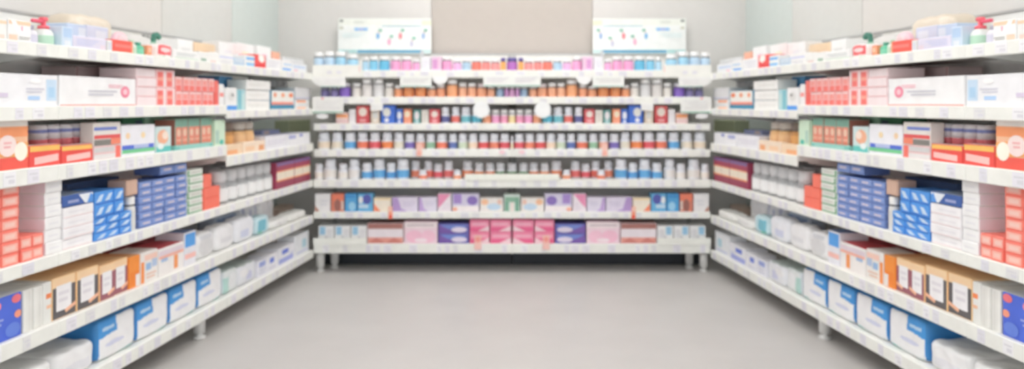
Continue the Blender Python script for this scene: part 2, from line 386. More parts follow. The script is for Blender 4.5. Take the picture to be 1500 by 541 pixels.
carton('A', 292, 322, 75, (236,236,234), [('r',.1,.1,.35,.4,(150,178,160)),('r',.55,.1,.85,.3,(226,200,196))], 'white carton with small green and pink marks', d=.11)
carton('A', 262, 284, 56, W, [('tx',.2,.3,.8,.7,2,(222,222,222))], 'tall plain white carton, rear row', v=.16, d=.11)
carton('A', 285, 316, 61, (236,206,170), [('r',.05,.15,.35,.6,(206,150,96)),('r',.45,.2,.9,.65,(222,168,108))], 'tan carton with brown patches, rear row', v=.16, d=.11)
carton('A', 322, 343, 76, W, [('r',0,.55,1,.72,(202,206,234)),('tx',.1,.1,.9,.4,2,(214,214,220))], 'white carton with lilac band', d=.11)
carton('A', 343, 359, 84, (186,206,226), [('r',.1,.5,.9,.9,(206,220,234))], 'short grey-blue carton', d=.1)
carton('A', 360, 374, 80, W, [('r',.1,.62,1,.85,(110,180,238)),('r',.1,.15,1,.38,(130,192,240))], 'white carton with two blue stripes', d=.1)
carton('A', 375, 390, 79, RED, [('p',[(.3,1),(.8,1),(.9,.6),(.6,.42),(.3,.6)],(250,246,240)),('r',0,.0,1,.3,(228,40,44))], 'red carton with white emblem', d=.1)
carton('A', 391, 412, 84, (238,238,240), [('tx',.1,.2,.9,.8,3,(220,220,228))], 'white carton right beside the red emblem carton', d=.1)
carton('A', 413, 428, 88, W, [('r',.1,.05,.9,.3,(84,160,236)),('r',.2,.55,1,.75,(190,212,236))], 'white carton with bright blue foot', d=.1)
carton('A', 429, 450, 92, (236,238,242), [('r',.05,.5,.9,.75,(196,212,238)),('r',.1,.1,.35,.3,(240,190,206))], 'white carton with pale blue band in the corner', d=.1)
for a, b, t, de in ((322, 347, 60, 'first'), (348, 372, 62, 'second'), (378, 398, 66, 'third')):
    carton('A', a, b, t, W, [('r',.3,.3,.7,.7,{'first': (232,232,238), 'second': (238,240,214), 'third': (236,214,226)}[de])], 'tall white rear carton with %s patch' % {'first': 'grey', 'second': 'yellowish', 'third': 'pinkish'}[de], v=.15, d=.1)
carton('A', 400, 411, 75, (246,180,150), [('r',.2,.2,.8,.7,(248,150,110))], 'small orange rear carton', v=.15, d=.08)
carton('A', 415, 446, 83, (236,236,238), [('tx',.1,.3,.9,.8,2,(214,214,222))], 'low white rear carton near the corner', v=.15, d=.08)
# ---- shelf B near
carton('B', -60, 86, 103, (238,238,241), [('r',.865,.2,.985,.86,(196,220,242)),('r',.89,.3,.96,.62,(170,208,238)),('r',.66,.22,.79,.34,(176,208,244)),('tx',.64,.42,.84,.60,2,(206,206,218)),('r',.28,.3,.45,.42,(216,204,226)),('e',.74,.8,.06,.08,(250,250,250))], 'long white carton with light blue panel', d=.2)
carton('B', 88, 200, 110, (240,240,241), [('r',0,0,1,.08,(246,150,140)),('ring',.84,.52,.065,.21,.5,(240,130,156),(246,196,206)),('tx',.34,.36,.72,.58,2,(198,198,208)),('tx',.6,.64,.8,.78,2,(246,190,200))], 'long white carton with pink ring and red bottom stripe', d=.2)
carton('B', 112, 163, 97, (206,182,182), [('r',.05,.1,.95,.9,(214,190,190)),('r',.0,.0,.04,1,(180,120,120))], 'dusky pink carton behind the pink-ring carton', v=.235, d=.15)
carton('B', 165, 199, 97, (214,190,190), [('r',0,0,.06,1,(170,80,90)),('r',.1,.1,.95,.9,(220,198,198))], 'dusky pink carton with dark red edge, rear row', v=.235, d=.15)
carton('B', 201, 229, 99, (244,220,222), [('r',0,0,1,.12,(246,186,186)),('r',0,.12,1,1,(240,224,226))], 'flat pale pink box in a stack of four', rows=4, d=.16, name='flat_box')
P1 = [('r',0,0,1,1,(246,204,204)),('r',.12,.08,.72,.86,(244,110,104)),('r',.15,.38,.72,.58,(246,158,140)),('r',.8,.05,1,.95,(250,232,232))]
carton('B', 230, 257, 101, (248,206,206), P1, 'large red and pink box in block', cols=2, rows=2, d=.12, name='red_box')
P2 = [('r',0,0,1,1,(246,190,188)),('r',.1,.05,.85,.42,(242,112,104)),('r',.15,.48,.8,.82,(244,150,142)),('r',0,.88,1,1,(250,224,222))]
carton('B', 258, 314, 112, (244,160,156), P2, 'narrow red and pink box in block', cols=6, rows=2, d=.10, name='red_box')
carton('B', 315, 321, 118, (242,108,98), [('r',.1,.1,.9,.5,(238,92,84))], 'plain red narrow box ending the pink block', d=.1)
carton('B', 322, 329, 123, W, [('r',0,.42,1,.6,(246,150,144))], 'thin white carton with red middle stripe', d=.09)
# ---- shelf B far
carton('b', 331, 348, 128, (240,240,240), [('r',0,0,1,.22,(70,150,232)),('e',.5,.62,.28,.2,(226,226,224)),('r',.5,.62,.7,.74,(140,140,140))], 'white carton with bright blue foot and grey emblem', d=.09)
carton('b', 349, 360, 131, (170,214,222), [('r',.0,.0,.5,1,(120,192,206)),('r',.55,.1,.9,.8,(196,228,228))], 'slim teal carton', d=.09)
carton('b', 322, 341, 111, (74,150,204), [('r',.1,.4,.9,.9,(92,166,216)),('r',.5,.05,.95,.35,(150,196,236))], 'blue carton standing in the rear', v=.14, d=.12)
jarrow('b', 343, 355, 114, 1, (232,238,242), (206,224,236), (222,228,230), 'white bottle behind the teal carton', 'tall', v=.14, name='bottle', cat='bottle')
carton('b', 361, 397, 116, (242,242,240), [('tx',.1,.3,.8,.7,1,(232,232,228)),('r',0,0,1,.07,(214,214,212))], 'flat white box in a stack of three', rows=3, d=.11, name='flat_box', gap=.006)
carton('b', 398, 432, 132, (44,132,170), [('r',.0,.26,.97,.98,(244,242,236)),('r',0,.26,.94,.40,(244,140,120)),('e',.15,.76,.06,.12,(246,150,100)),('e',.48,.76,.07,.12,(246,160,110)),('e',.83,.76,.1,.12,(244,130,80)),('t',(70,160,180))], 'teal tray carton with white face and three orange dots', d=.14)
jarrow('b', 401, 427, 118, 3, (206,206,206), (220,220,220), (190,190,192), 'grey jar behind the orange-dotted carton', 'jar', v=.16)
carton('b', 433, 455, 146, W, [('r',.1,.7,.7,.95,(246,160,112)),('r',.1,.05,.7,.22,(246,176,130)),('tx',.2,.35,.9,.6,1,(210,210,214))], 'low white carton with orange marks beside back corner', d=.12)
carton('b', 433, 456, 128, (222,222,224), [('r',0,0,1,.16,(204,204,226))], 'grey-white carton lying on the orange-marked carton', pyb=145.4, d=.13)
# ---- shelf C near
carton('C', -30, 43, 172, (246,190,150), [('r',0,.82,1,1,(240,236,230)),('r',0,.62,1,.80,(246,150,96)),('r',0,.0,1,.24,(240,84,70)),('p',[(0,.62),(1,.5),(1,.22),(0,.3)],(246,168,92)),('e',.55,.46,.19,.2,(248,226,222)),('e',.83,.34,.14,.18,(252,246,230)),('tx',.47,.4,.63,.55,2,(240,180,180))], 'big orange carton with white circles', d=.2)
TRY = [('r',0,.72,1,1,(246,190,90)),('r',0,0,1,.66,(238,72,64)),('p',[(.15,.12),(.92,.22),(.92,.55),(.15,.45)],(248,196,190)),('t',(226,206,200))]
carton('C', 44, 90, 214, (238,72,64), TRY, 'low red box with yellow edge beside the big orange carton', d=.05)
carton('C', 91, 137, 214, (238,72,64), TRY, 'low red box with yellow edge before the dark tins', d=.05)
carton('C', 138, 178, 215, (236,200,200), [('r',0,.05,.8,.4,(226,222,222)),('r',.8,.05,1,.95,(244,110,96)),('r',0,.55,.75,.9,(206,204,204))], 'low grey and red box beneath the red-banded carton', d=.055)
carton('C', 138, 178, 180, (232,226,220), [('r',0,.66,.85,.80,(110,130,206)),('r',0,.3,1,.46,(228,80,80)),('r',0,0,.62,.26,(120,118,112)),('r',.62,0,1,.3,(242,130,100)),('r',.1,.48,.8,.6,(238,232,226))], 'white carton with blue line, red band and dark foot', pyb=214.8, d=.055)
jarrow('C', 58, 131, 184, 4, (120,112,112), (214,96,104), (232,230,234), 'dark tin with red band and pale lid', 'tin', v=.075, name='tin', cat='tin')
carton('C', 179, 228, 184, (238,238,244), [('r',0,.22,.97,.36,(70,100,210)),('r',.35,.24,.8,.36,(176,190,232)),('r',0,.1,1,.22,(110,204,140)),('e',.17,.66,.06,.1,(246,214,170)),('e',.62,.66,.06,.1,(246,220,170))], 'white carton with blue and green stripes', d=.12)
carton('C', 181, 211, 172, (44,124,82), [('r',.6,.1,.95,.9,(46,70,90))], 'dark green carton behind the striped white one', v=.16, d=.12)
carton('C', 213, 243, 171, (156,200,172), [('r',.1,.4,.9,.7,(172,210,186))], 'sage green carton, rear row', v=.16, d=.12)
carton('C', 229, 252, 186, (206,226,226), [('e',.45,.6,.36,.28,(246,178,140)),('e',.6,.66,.2,.16,(250,226,210)),('r',0,0,1,.24,(90,196,190)),('e',.3,.25,.2,.12,(236,244,244))], 'pale teal carton with orange disc', d=.09)
carton('C', 246, 256, 173, (196,104,84), [('r',.3,.0,.8,1,(150,80,66))], 'narrow brick-red carton, rear row', v=.13, d=.025)
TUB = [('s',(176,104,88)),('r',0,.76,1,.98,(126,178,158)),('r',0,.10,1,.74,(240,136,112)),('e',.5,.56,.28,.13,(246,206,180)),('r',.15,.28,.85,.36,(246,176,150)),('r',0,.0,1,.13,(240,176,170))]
carton('C', 258, 311, 175, (150,190,170), TUB, 'green-topped orange carton in a row of six', cols=6, d=.10, name='slim_carton', v=.03)
carton('C', 258, 313, 214, (120,196,186), [('r',.1,.2,.9,.8,(150,210,200))], 'low teal tray in front of the green-topped cartons', v=.004, d=.02, name='display_tray', cat='tray')
carton('C', 316, 331, 176, (206,232,206), [('r',.0,.1,.35,.6,(170,206,190)),('e',.62,.14,.2,.1,(70,190,170))], 'pale green carton with teal dot', d=.1)
# ---- shelf C far
jarrow('c', 331, 351, 180, 1, (206,140,72), (232,168,96), (120,104,92), 'amber bottle with dark lid', 'jar', v=.05, name='bottle', cat='bottle')
jarrow('c', 352, 378, 180, 2, (240,190,130), (246,200,146), (196,190,182), 'light orange bottle with grey lid', 'jar', v=.05, name='bottle', cat='bottle')
carton('c', 331, 356, 213, (244,214,180), [('r',.1,.1,.7,.5,(248,176,120))], 'low peach tray below the amber bottle', v=.006, d=.04, name='display_tray', cat='tray')
carton('c', 357, 389, 209, (246,224,200), [('r',.7,.1,.95,.6,(240,166,110)),('r',.1,.2,.5,.6,(248,206,166))], 'low cream tray below light orange bottles', v=.006, d=.04, name='display_tray', cat='tray')
carton('c', 390, 421, 200, (236,236,242), [('tx',.1,.3,.9,.7,2,(222,220,232)),('t',(206,208,232))], 'low white carton with lilac top, nearer one', d=.14)
carton('c', 422, 455, 197, (240,240,244), [('r',.05,.6,.35,.9,(170,176,222)),('r',.5,.7,.65,.95,(150,158,214)),('t',(216,218,238))], 'low white carton with blue marks at the corner', d=.14)
carton('c', 384, 411, 192, (168,180,226), [('r',.05,.2,.9,.7,(150,164,220)),('r',.1,.7,.4,1,(226,206,206))], 'low blue carton in the rear row', v=.17, d=.1)
carton('c', 424, 455, 177, (176,186,146), [('r',.05,.05,.95,.95,(170,180,140))], 'olive green carton at the rear by the corner', v=.17, d=.1)
# ---- shelf D
CO = [('r',.08,.14,.9,.82,(250,176,160)),('r',.2,.3,.75,.66,(250,200,188))]
carton('D', -26, 30, 275, CORAL, CO, 'coral box in the tall block', cols=2, rows=7, d=.12, name='coral_box')
carton('D', 31, 66, 349, CORAL, CO, 'coral box in the low block', cols=2, rows=2, d=.10, name='coral_box')
carton('D', 67, 92, 266, (242,242,242), [('s',(234,224,232)),('r',0,0,1,.10,(222,220,224)),('tx',.2,.35,.8,.65,1,(232,232,236))], 'flat white box in a stack of six', rows=6, d=.14, name='flat_box', gap=.002)
carton('D', 93, 138, 306, (242,240,242), [('r',0,0,1,.12,(240,206,206)),('tx',.15,.4,.7,.65,1,(228,226,232))], 'long flat white box with pink edge in a stack', rows=4, d=.18, name='flat_box')
carton('D', 93, 138, 288, (56,86,160), [('r',0,.0,.62,1,(46,84,160)),('p',[(.5,1),(.72,0),(1,0),(1,1)],(232,238,246)),('p',[(.78,.0),(1,.0),(1,.7),(.9,.9)],(74,146,230)),('r',.15,.3,.5,.55,(150,160,206)),('t',(150,166,190))], 'navy and white box lying on flat white boxes', pyb=305.2, d=.18)
BX3 = [('r',0,0,1,1,(70,148,232)),('p',[(.1,.2),(.5,.75),(.9,.8),(.6,.25)],(200,222,246)),('r',0,.0,1,.16,(48,118,214))]
carton('D', 139, 193, 321, (70,148,232), BX3, 'blue and white box, lower block', cols=3, rows=3, d=.14, name='blue_box')
carton('D', 139, 182, 283, (70,148,232), BX3, 'blue and white box, upper block', cols=3, rows=2, pyb=320.5, d=.14, name='blue_box')
jarrow('D', 193.2, 203.5, 289, 1, (228,226,222), (222,220,214), (240,238,234), 'off-white can between the blue stacks', 'jar', v=.02, name='can', cat='can')
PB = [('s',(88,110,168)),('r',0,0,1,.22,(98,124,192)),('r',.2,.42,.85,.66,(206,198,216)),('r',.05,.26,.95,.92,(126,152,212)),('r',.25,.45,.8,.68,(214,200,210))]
carton('D', 205, 274, 268, PER, PB, 'periwinkle blue box in the big block', cols=4, rows=6, d=.12, name='periwinkle_box')
carton('D', 236, 274, 244, PER, PB, 'periwinkle blue box in the top row', cols=2, rows=1, pyb=257.4, d=.12, name='periwinkle_box')
carton('D', 100, 176, 270, (60,84,128), [('r',.1,.3,.9,.7,(72,96,140)),('t',(70,92,132))], 'navy carton lying behind the blue and white boxes', v=.2, d=.18)
carton('D', 186, 203, 265, (206,166,144), [('r',.1,.1,.9,.9,(212,174,152))], 'small brown carton on top of the off-white can', v=.02, d=.08, pyb=288)
carton('D', 275, 298, 250, (226,230,222), [('r',0,.0,1,.24,(92,158,112)),('r',.0,.0,.12,1,(92,158,112)),('tx',.25,.4,.85,.8,1,(204,204,196))], 'flat green and white box in a stack of six', rows=6, d=.14, name='flat_box')
carton('D', 299, 323, 277, (250,108,86), [('r',.05,.05,.95,.95,(250,112,90))], 'plain coral box in the pair on the bottom', rows=2, d=.12, name='coral_carton')
carton('D', 299, 311, 257, (250,108,86), [('r',.05,.05,.95,.95,(250,112,90))], 'small coral box on top of the plain coral pair', pyb=276.6, d=.12, name='coral_carton')
jarrow('D', 326, 404, 252, 6, (218,220,222), (238,238,238), (206,206,208), 'clear bottle with white label, front row', 'clear', v=.02, name='bottle', cat='bottle')
jarrow('D', 318, 402, 246, 6, (210,212,214), (232,230,234), (196,196,200), 'clear bottle with white label, rear row', 'clear', v=.13, name='bottle', cat='bottle')
MR = [('r',0,.0,1,.30,(150,44,74)),('r',0,.32,1,.64,(246,232,210)),('r',0,.28,1,.34,(244,150,96)),('r',0,.63,1,.68,(244,150,96)),('r',0,.68,1,.86,(170,56,84)),('r',0,.86,1,1,(128,96,152)),('t',(120,84,130))]
carton('D', 405, 455, 239, (150,44,74), MR, 'crimson carton with cream stripe in a row of four', cols=4, d=.08, name='crimson_carton')
# ---- shelf E
carton('E', -24, 33, 446, (64,96,216), [('e',.30,.82,.16,.12,(242,130,150)),('e',.86,.88,.13,.10,(242,110,120)),('e',.90,.52,.10,.09,(246,150,120)),('r',0,0,.05,1,(84,116,226)),('e',.75,.2,.2,.16,(90,124,222)),('tx',.1,.35,.5,.55,2,(150,166,232)),('t',(216,218,226))], 'royal blue carton with pink labels', d=.2)
carton('E', 35, 63, 427, (232,231,226), [('r',.0,.0,.32,1,(238,237,232)),('r',.62,.02,.70,.98,(218,217,212))], 'cream carton in the pair beside royal blue one', d=.2, cols=2, name='cream_carton')
carton('E', 64, 77, 416, (232,232,228), [('r',.35,.6,.95,.72,(246,130,70)),('r',.4,.36,.95,.44,(246,190,150))], 'slim cream carton with orange marks', d=.2)
def DC(col): return [('r',0,.76,1,1,(250,212,166)),('r',0,0,1,.76,col),('r',.16,.18,.8,.80,(242,240,242)),('tx',.25,.35,.7,.68,2,(226,222,228)),('p',[(.55,.09),(1,.20),(1,.30),(.5,.17)],(246,186,150)),('t',(252,206,150))]
carton('E', 78, 145, 410, (252,206,150), DC((84,80,82)), 'tan-topped box with black front and white card', cols=2, d=.3, name='tan_box')
carton('E', 146, 189, 391, (252,206,150), DC((150,84,98)), 'tan-topped box with maroon front and white card', cols=2, d=.3, name='tan_box')
carton('E', 190, 206, 378, (246,140,46), [('r',.1,.1,.9,.5,(244,128,34)),('r',.6,.0,1,.4,(240,236,232)),('t',(236,170,110))], 'bright orange carton', d=.2)
carton('E', 207, 232, 372, (240,236,232), [('r',.0,.0,.2,.7,(246,140,60)),('r',.3,.4,.6,.62,(150,186,226)),('r',.65,.45,.95,.7,(176,196,226)),('tx',.3,.1,.9,.32,2,(232,196,176)),('r',.2,.72,.95,.9,(248,206,190))], 'white carton with orange edge and blue patches', d=.14)
carton('E', 233, 270, 366, (240,236,234), [('r',.0,.72,1,.9,(226,210,220)),('r',.1,.5,.35,.65,(160,190,226)),('r',.6,.1,.75,.6,(246,150,80)),('r',0,.62,1,.72,(246,180,160)),('t',(206,60,70))], 'white carton with crimson top', d=.14)
carton('E', 212, 262, 356, (176,70,76), [('t',(206,64,74)),('r',.1,.2,.9,.8,(190,76,84))], 'dark red carton lying behind the blue-patched one', v=.175, d=.2)
carton('E', 271, 288, 342, (232,232,240), [('r',.05,.55,.95,.95,(74,158,236)),('r',0,.2,1,.35,(248,190,180)),('t',(110,140,190))], 'white carton with square blue label', d=.14)
SG = [('e',.5,.45,.36,.36,(218,218,220)),('r',.2,.75,.8,.9,(206,208,214))]
softpack('E', 289, 318, .125, (236,236,238), SG, 'grey-white pouch beside the blue-labelled carton', d=.10, name='pouch', k=4)
softpack('E', 319, 347, .128, (238,238,240), [('r',.2,.3,.8,.5,(224,224,228))], 'white pouch in the middle of the shelf', d=.10, name='pouch', k=4)
softpack('E', 348, 376, .132, (234,236,242), [('r',.2,.2,.6,.5,(206,212,236))], 'white pouch with lilac patch', d=.10, name='pouch', k=4)
softpack('E', 378, 398, .105, (196,224,232), [('r',.1,.2,.6,.8,(110,186,206)),('r',.0,.0,.4,.2,(110,196,170))], 'teal and white pouch', d=.09, name='pouch', k=4)
softpack('E', 399, 425, .05, (236,236,234), [('r',.2,.3,.8,.7,(226,226,226))], 'low white pouch next to the teal pouch', d=.11, name='pouch', k=4)
softpack('E', 426, 452, .05, (238,238,234), [('r',.1,.3,.9,.6,(230,230,226))], 'low white pouch at the corner', d=.11, name='pouch', k=4)
softpack('E', 318, 352, .14, (176,190,210), [('r',.05,.5,.95,.9,(120,146,186)),('r',.1,.1,.9,.4,(206,212,222))], 'blue-grey bag in the rear row', v=.14, d=.12, name='soft_bag', k=5)
softpack('E', 353, 380, .155, (226,228,234), [('r',.1,.3,.25,.9,(176,180,206)),('r',.45,.2,.6,.8,(186,190,214)),('r',.75,.3,.9,.9,(196,200,220))], 'white bag with grey-blue stripes, rear row', v=.14, d=.12, name='soft_bag', k=5)
softpack('E', 381, 404, .16, (238,238,240), [('r',.2,.4,.8,.8,(228,228,232))], 'plain white bag, rear row', v=.14, d=.12, name='soft_bag', k=5)
carton('E', 409, 431, 307, (206,180,164), [('r',.1,.2,.9,.8,(214,190,174))], 'tan carton in the rear row', v=.2, d=.1)
# ---- shelf F (bottom)
softpack('F', 20, 82, .105, (240,240,240), [('r',.1,.3,.7,.6,(230,230,234)),('t',(226,226,226))], 'white wrapped pack at the viewpoint end', d=.26)
softpack('F', 84, 144, .105, (240,240,241), [('r',.2,.2,.8,.5,(230,230,236)),('r',.02,.1,.12,.4,(236,214,220)),('t',(228,228,228))], 'white wrapped pack beside the blue packs', d=.26)
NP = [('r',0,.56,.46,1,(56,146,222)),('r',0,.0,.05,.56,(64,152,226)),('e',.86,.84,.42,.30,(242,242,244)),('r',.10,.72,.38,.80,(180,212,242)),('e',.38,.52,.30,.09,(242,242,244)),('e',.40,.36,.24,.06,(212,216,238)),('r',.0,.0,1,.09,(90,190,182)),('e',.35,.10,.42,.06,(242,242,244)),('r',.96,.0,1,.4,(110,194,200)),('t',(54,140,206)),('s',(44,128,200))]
softpack('F', 146, 328, .158, (242,242,244), NP, 'blue and white nappy pack with teal foot', n=4, d=.24, k=9, wob=.002, name='nappy_pack')
softpack('F', 329, 350, .125, (226,232,232), [('r',.0,.0,.3,.7,(176,214,206)),('e',.6,.5,.3,.3,(236,238,240)),('t',(176,192,186))], 'white pack with sage green top, nearer one', d=.2)
softpack('F', 351, 378, .11, (230,232,238), [('r',.4,.2,.7,.6,(206,208,234)),('e',.3,.6,.2,.2,(238,238,240)),('t',(190,202,198))], 'white pack with lilac patch and greenish top', d=.2)
carton('F', 379, 392, 384, (236,236,244), [('r',.1,.6,.8,.9,(150,166,226)),('tx',.1,.1,.9,.5,2,(214,216,232))], 'white carton with blue top mark', d=.1)
carton('F', 393, 408, 376, (238,238,244), [('r',.2,.5,.6,.8,(96,120,220)),('r',.1,.1,.8,.3,(222,222,234))], 'white carton with blue square mark', d=.12)
carton('F', 409, 432, 366, (238,238,244), [('r',.0,.1,.9,.38,(160,170,232)),('r',.2,.6,.6,.85,(84,110,216)),('r',.65,.4,.95,.55,(216,220,238))], 'white carton with two blue marks', d=.14)
softpack('F', 404, 428, .15, (230,222,214), [('r',.1,.5,.5,.9,(232,196,170)),('r',.5,.3,.9,.9,(206,206,212))], 'beige and grey bag, rear row', v=.165, d=.12, name='soft_bag', k=5)
carton('F', 433, 453, 347, (234,236,240), [('r',.5,.3,.8,.7,(176,212,226)),('r',.1,.1,.9,.2,(206,210,236))], 'white upright carton with aqua patch at the corner', d=.12)
# ------------------------------------------------------------------ goods on the back display
BSURF = [t-.004 for b, t in BS]
BN = ['top', 'second', 'third', 'fourth', 'fifth', 'sixth', 'bottom']
def back_row(i, items, v0=.02, where=None, group=None):
    n = 0
    for it in items:
        px0, px1, pyt, kind = it[:4]; n += 1
        wpx = px1-px0; vv = v0
        if kind in ('pill', 'jar', 'tall'):
            r = wpx/2*(YB+vv)/F*.99; Y = YB+vv+r; d = 2*r
        else: d = it[7] if len(it) > 7 else .12; Y = YB+vv
        x = ((px0+px1)/2-750)*Y/F; wm = wpx*Y/F; h = z_of(pyt, Y)-BSURF[i]
        for sd, sg in (('left', 1), ('right', -1)):
            end = '%s from %s end of %s back shelf' % (ordn(n), sd, BN[i]) if not where else '%s, %s half of %s back shelf' % (where, sd, BN[i])
            if px0 < 750 < px1:                     # the one at the centre stands once
                if sg < 0: continue
                end = 'at the centre of %s back shelf' % BN[i]; x = 0
            if kind in ('pill', 'jar', 'tall'):
                _, _, _, _, body, band, cap, look = it[:8]
                o = bottle('bottle' if kind != 'jar' else 'jar', r, h, body, band, cap, kind); BACK.put(o, sg*x, vv+r, BSURF[i])
                tag(o, '%s, %s' % (look, end), 'bottle' if kind != 'jar' else 'jar', '%s on the %s back shelf' % ('bottles' if kind != 'jar' else 'jars', BN[i]))
            else:
                _, _, _, _, base, des, look = it[:7]; rows = it[8] if len(it) > 8 else 1
                for q in range(rows):
                    o = link('carton', box_mesh('carton', wm-.0022, d, h/rows-.0006, base, des, sg < 0)); BACK.put(o, sg*x, vv+d/2, BSURF[i]+q*h/rows)
                    lev = '' if rows == 1 else (' upper' if q else ' lower')
                    tag(o, '%s, %s' % (lev.strip()+' '+look if lev else look, end), 'box', 'cartons on the %s back shelf' % BN[i])
def pill(a, b, t, col, look, cap=WB, body=WB): return (a, b, t, 'pill', body, col, cap, look)
def jar(a, b, t, col, look, cap=W, body=None): return (a, b, t, 'jar', body or col, col, cap, look)
LB = (190, 218, 240); CY = (92, 184, 222); PK = (238, 160, 206); SAL = (236, 140, 136)
back_row(0, [jar(460,474,77,LB,'white-lidded pale blue jar'), jar(475,490,76,LB,'white-lidded pale blue jar'), jar(491,507,76,(160,212,238),'white-lidded light blue jar'), jar(508,525,80,(160,212,238),'white-lidded light blue jar'),
  jar(531,540,84,(176,214,236),'slim pale blue jar'), jar(541,554,83,(124,198,230),'light blue jar with white lid'), jar(555,571,83,CY,'cyan jar with white lid'), jar(572,587,83,PK,'pink jar with white lid'), jar(588,603,83,PK,'pink jar with white lid'), jar(604,615,87,(240,168,214),'small pink jar'),
  (617,630,83,'b',(238,238,244),[('tx',.2,.2,.8,.7,3,(226,224,236))],'plain white carton',.08), (632,647,83,'b',(232,200,226),[('r',.1,.15,.6,.8,(216,150,206)),('r',.65,.1,.8,.9,(246,196,220))],'lilac and pink carton',.08),
  jar(648,662,83,PK,'pink jar with white lid'), jar(663,676,87,(236,180,224),'pale pink jar'), jar(677,690,86,(172,206,230),'pale blue jar'), jar(691,705,86,(240,120,104),'red-orange jar'), jar(706,718,86,SAL,'salmon jar'), jar(719,732,87,(232,150,150),'salmon jar'),
  jar(733,741,85,(246,170,90),'orange jar with purple lid',(84,70,150)), jar(742,758,85,(176,100,190),'purple jar with purple lid',(84,70,150))])
CRM = (228, 224, 218); OR2 = (240, 158, 112)
back_row(1, [jar(470,483,127,(120,112,168),'dark violet jar',(150,150,170)), jar(484,496,127,(132,122,176),'dark violet jar',(150,150,170)), jar(497,514,122,(132,96,200),'bright purple jar',(232,230,240)), jar(516,529,122,CRM,'white jar with dark collar'), jar(530,546,116,(226,222,220),'tall cream jar with dark collar'), jar(547,563,116,(222,222,224),'tall white jar with dark collar'), jar(564,577,122,CRM,'white jar with dark collar'),
  jar(578,590,125,OR2,'orange jar'), jar(591,607,122,(240,150,92),'wide orange jar',(246,200,170)), jar(608,625,122,(240,150,92),'wide orange jar',(246,200,170)), jar(626,639,126,(240,166,124),'small orange jar'), jar(640,652,124,(240,160,120),'small orange jar'), jar(654,671,117,(244,170,120),'tall orange jar'), jar(672,684,122,(240,176,140),'white-capped orange jar'), jar(685,698,122,(240,170,132),'white-capped orange jar'), jar(699,713,123,(238,164,126),'orange jar',(232,220,222)), jar(714,725,125,(240,172,136),'orange jar'),
  jar(727,738,125,(152,182,212),'grey-blue jar'), jar(739,745,125,(206,150,206),'slim mauve jar'), jar(746,754,125,(222,166,212),'pink-mauve jar')])
def cb(c, c2=W): return [('e',.5,.62,.3,.26,c2),('r',.28,.1,.72,.26,tuple(min(255, int(v+40)) for v in c))]
back_row(2, [(492,510,165,'b',(244,214,206),[('r',0,.55,1,.85,(246,160,100)),('r',0,.1,1,.4,(240,206,206))],'low orange and white carton',.1), (511,521,160,'b',(240,238,240),[('tx',.2,.2,.8,.8,3,(232,226,232))],'slim white carton',.1), (522,541,155,'b',(214,84,84),[('e',.5,.66,.32,.24,(240,226,214)),('r',.0,.0,1,.38,(206,62,74)),('r',.25,.1,.75,.28,(230,150,150))],'red carton with cream disc',.1), (543,556,161,'b',(226,210,190),[('r',.2,.4,.8,.9,(222,222,218)),('e',.5,.25,.25,.12,(246,240,230))],'tan and grey carton',.1),
  (558,579,154,'b',(54,104,210),[('e',.4,.62,.28,.24,(232,232,226)),('e',.4,.2,.16,.12,(240,240,246))],'large blue carton with white discs',.1), (580,590,160,'b',(62,112,214),[('e',.5,.58,.34,.26,(226,230,240)),('e',.5,.16,.2,.1,(232,236,246))],'small blue carton with white discs',.1),
  (591,603,160,'b',(246,150,110),[('e',.45,.66,.36,.22,(246,226,196)),('r',.1,.05,.9,.3,(246,160,130))],'orange carton with cream disc',.1), (605,616,161,'b',(84,150,146),[('e',.5,.6,.34,.3,(232,226,230)),('r',.25,.05,.8,.3,(170,206,210))],'dark green carton with white disc',.1), (617,628,161,'b',(228,224,216),[('tx',.2,.2,.8,.8,3,(214,206,198))],'cream carton',.1), (629,644,160,'b',(216,84,92),[('e',.5,.66,.32,.22,(240,226,216)),('r',.25,.1,.75,.32,(238,160,166))],'red carton with white disc',.1),
  pill(646,659,157,(86,92,150),'navy-banded white bottle'), pill(661,674,157,(232,110,100),'red-banded white bottle'), pill(675,690,157,(110,190,204),'teal-banded white bottle'), pill(691,706,157,(84,184,210),'cyan-banded white bottle'),
  jar(707,719,161,(244,166,124),'orange-banded white jar',W,(236,232,230)), jar(720,732,161,(238,160,206),'pink-banded white jar',W,(236,232,236)), jar(733,744,161,(240,156,190),'rose-banded white jar',W,(236,232,236)), jar(745,755,161,(240,220,160),'yellow-banded white jar',W,(236,232,230))])
CRL = (240, 222, 200)
back_row(3, [pill(466,484,194,CRL,'cream-banded white bottle'), pill(486,503,194,(238,226,206),'cream-banded white bottle'), pill(505,522,194,(92,172,232),'blue-banded white bottle'), pill(523,540,194,(240,120,90),'orange-red banded white bottle'), pill(541,558,194,(228,86,96),'red-banded white bottle'), pill(559,576,194,(244,134,74),'orange-banded white bottle'), pill(577,592,194,(232,226,208),'cream-banded white bottle'), pill(593,608,196,(116,100,184),'purple-banded white bottle'), pill(609,623,196,(244,170,150),'salmon-banded white bottle'), pill(624,638,196,(142,190,158),'green-banded white bottle'), pill(639,656,196,(242,120,92),'orange-red banded white bottle'), pill(657,670,196,(86,108,178),'navy-banded white bottle'), pill(671,685,196,(206,222,196),'pale green banded white bottle'), pill(686,700,196,(246,220,196),'peach-banded white bottle'), pill(701,716,196,(230,84,86),'red-banded white bottle'), pill(717,731,196,(240,132,104),'orange-banded white bottle'), pill(732,747,196,(226,86,98),'red-banded white bottle')])
back_row(3, [pill(748,752,199,(246,226,190),'slim cream-banded bottle')])
BL5 = (92, 170, 228)
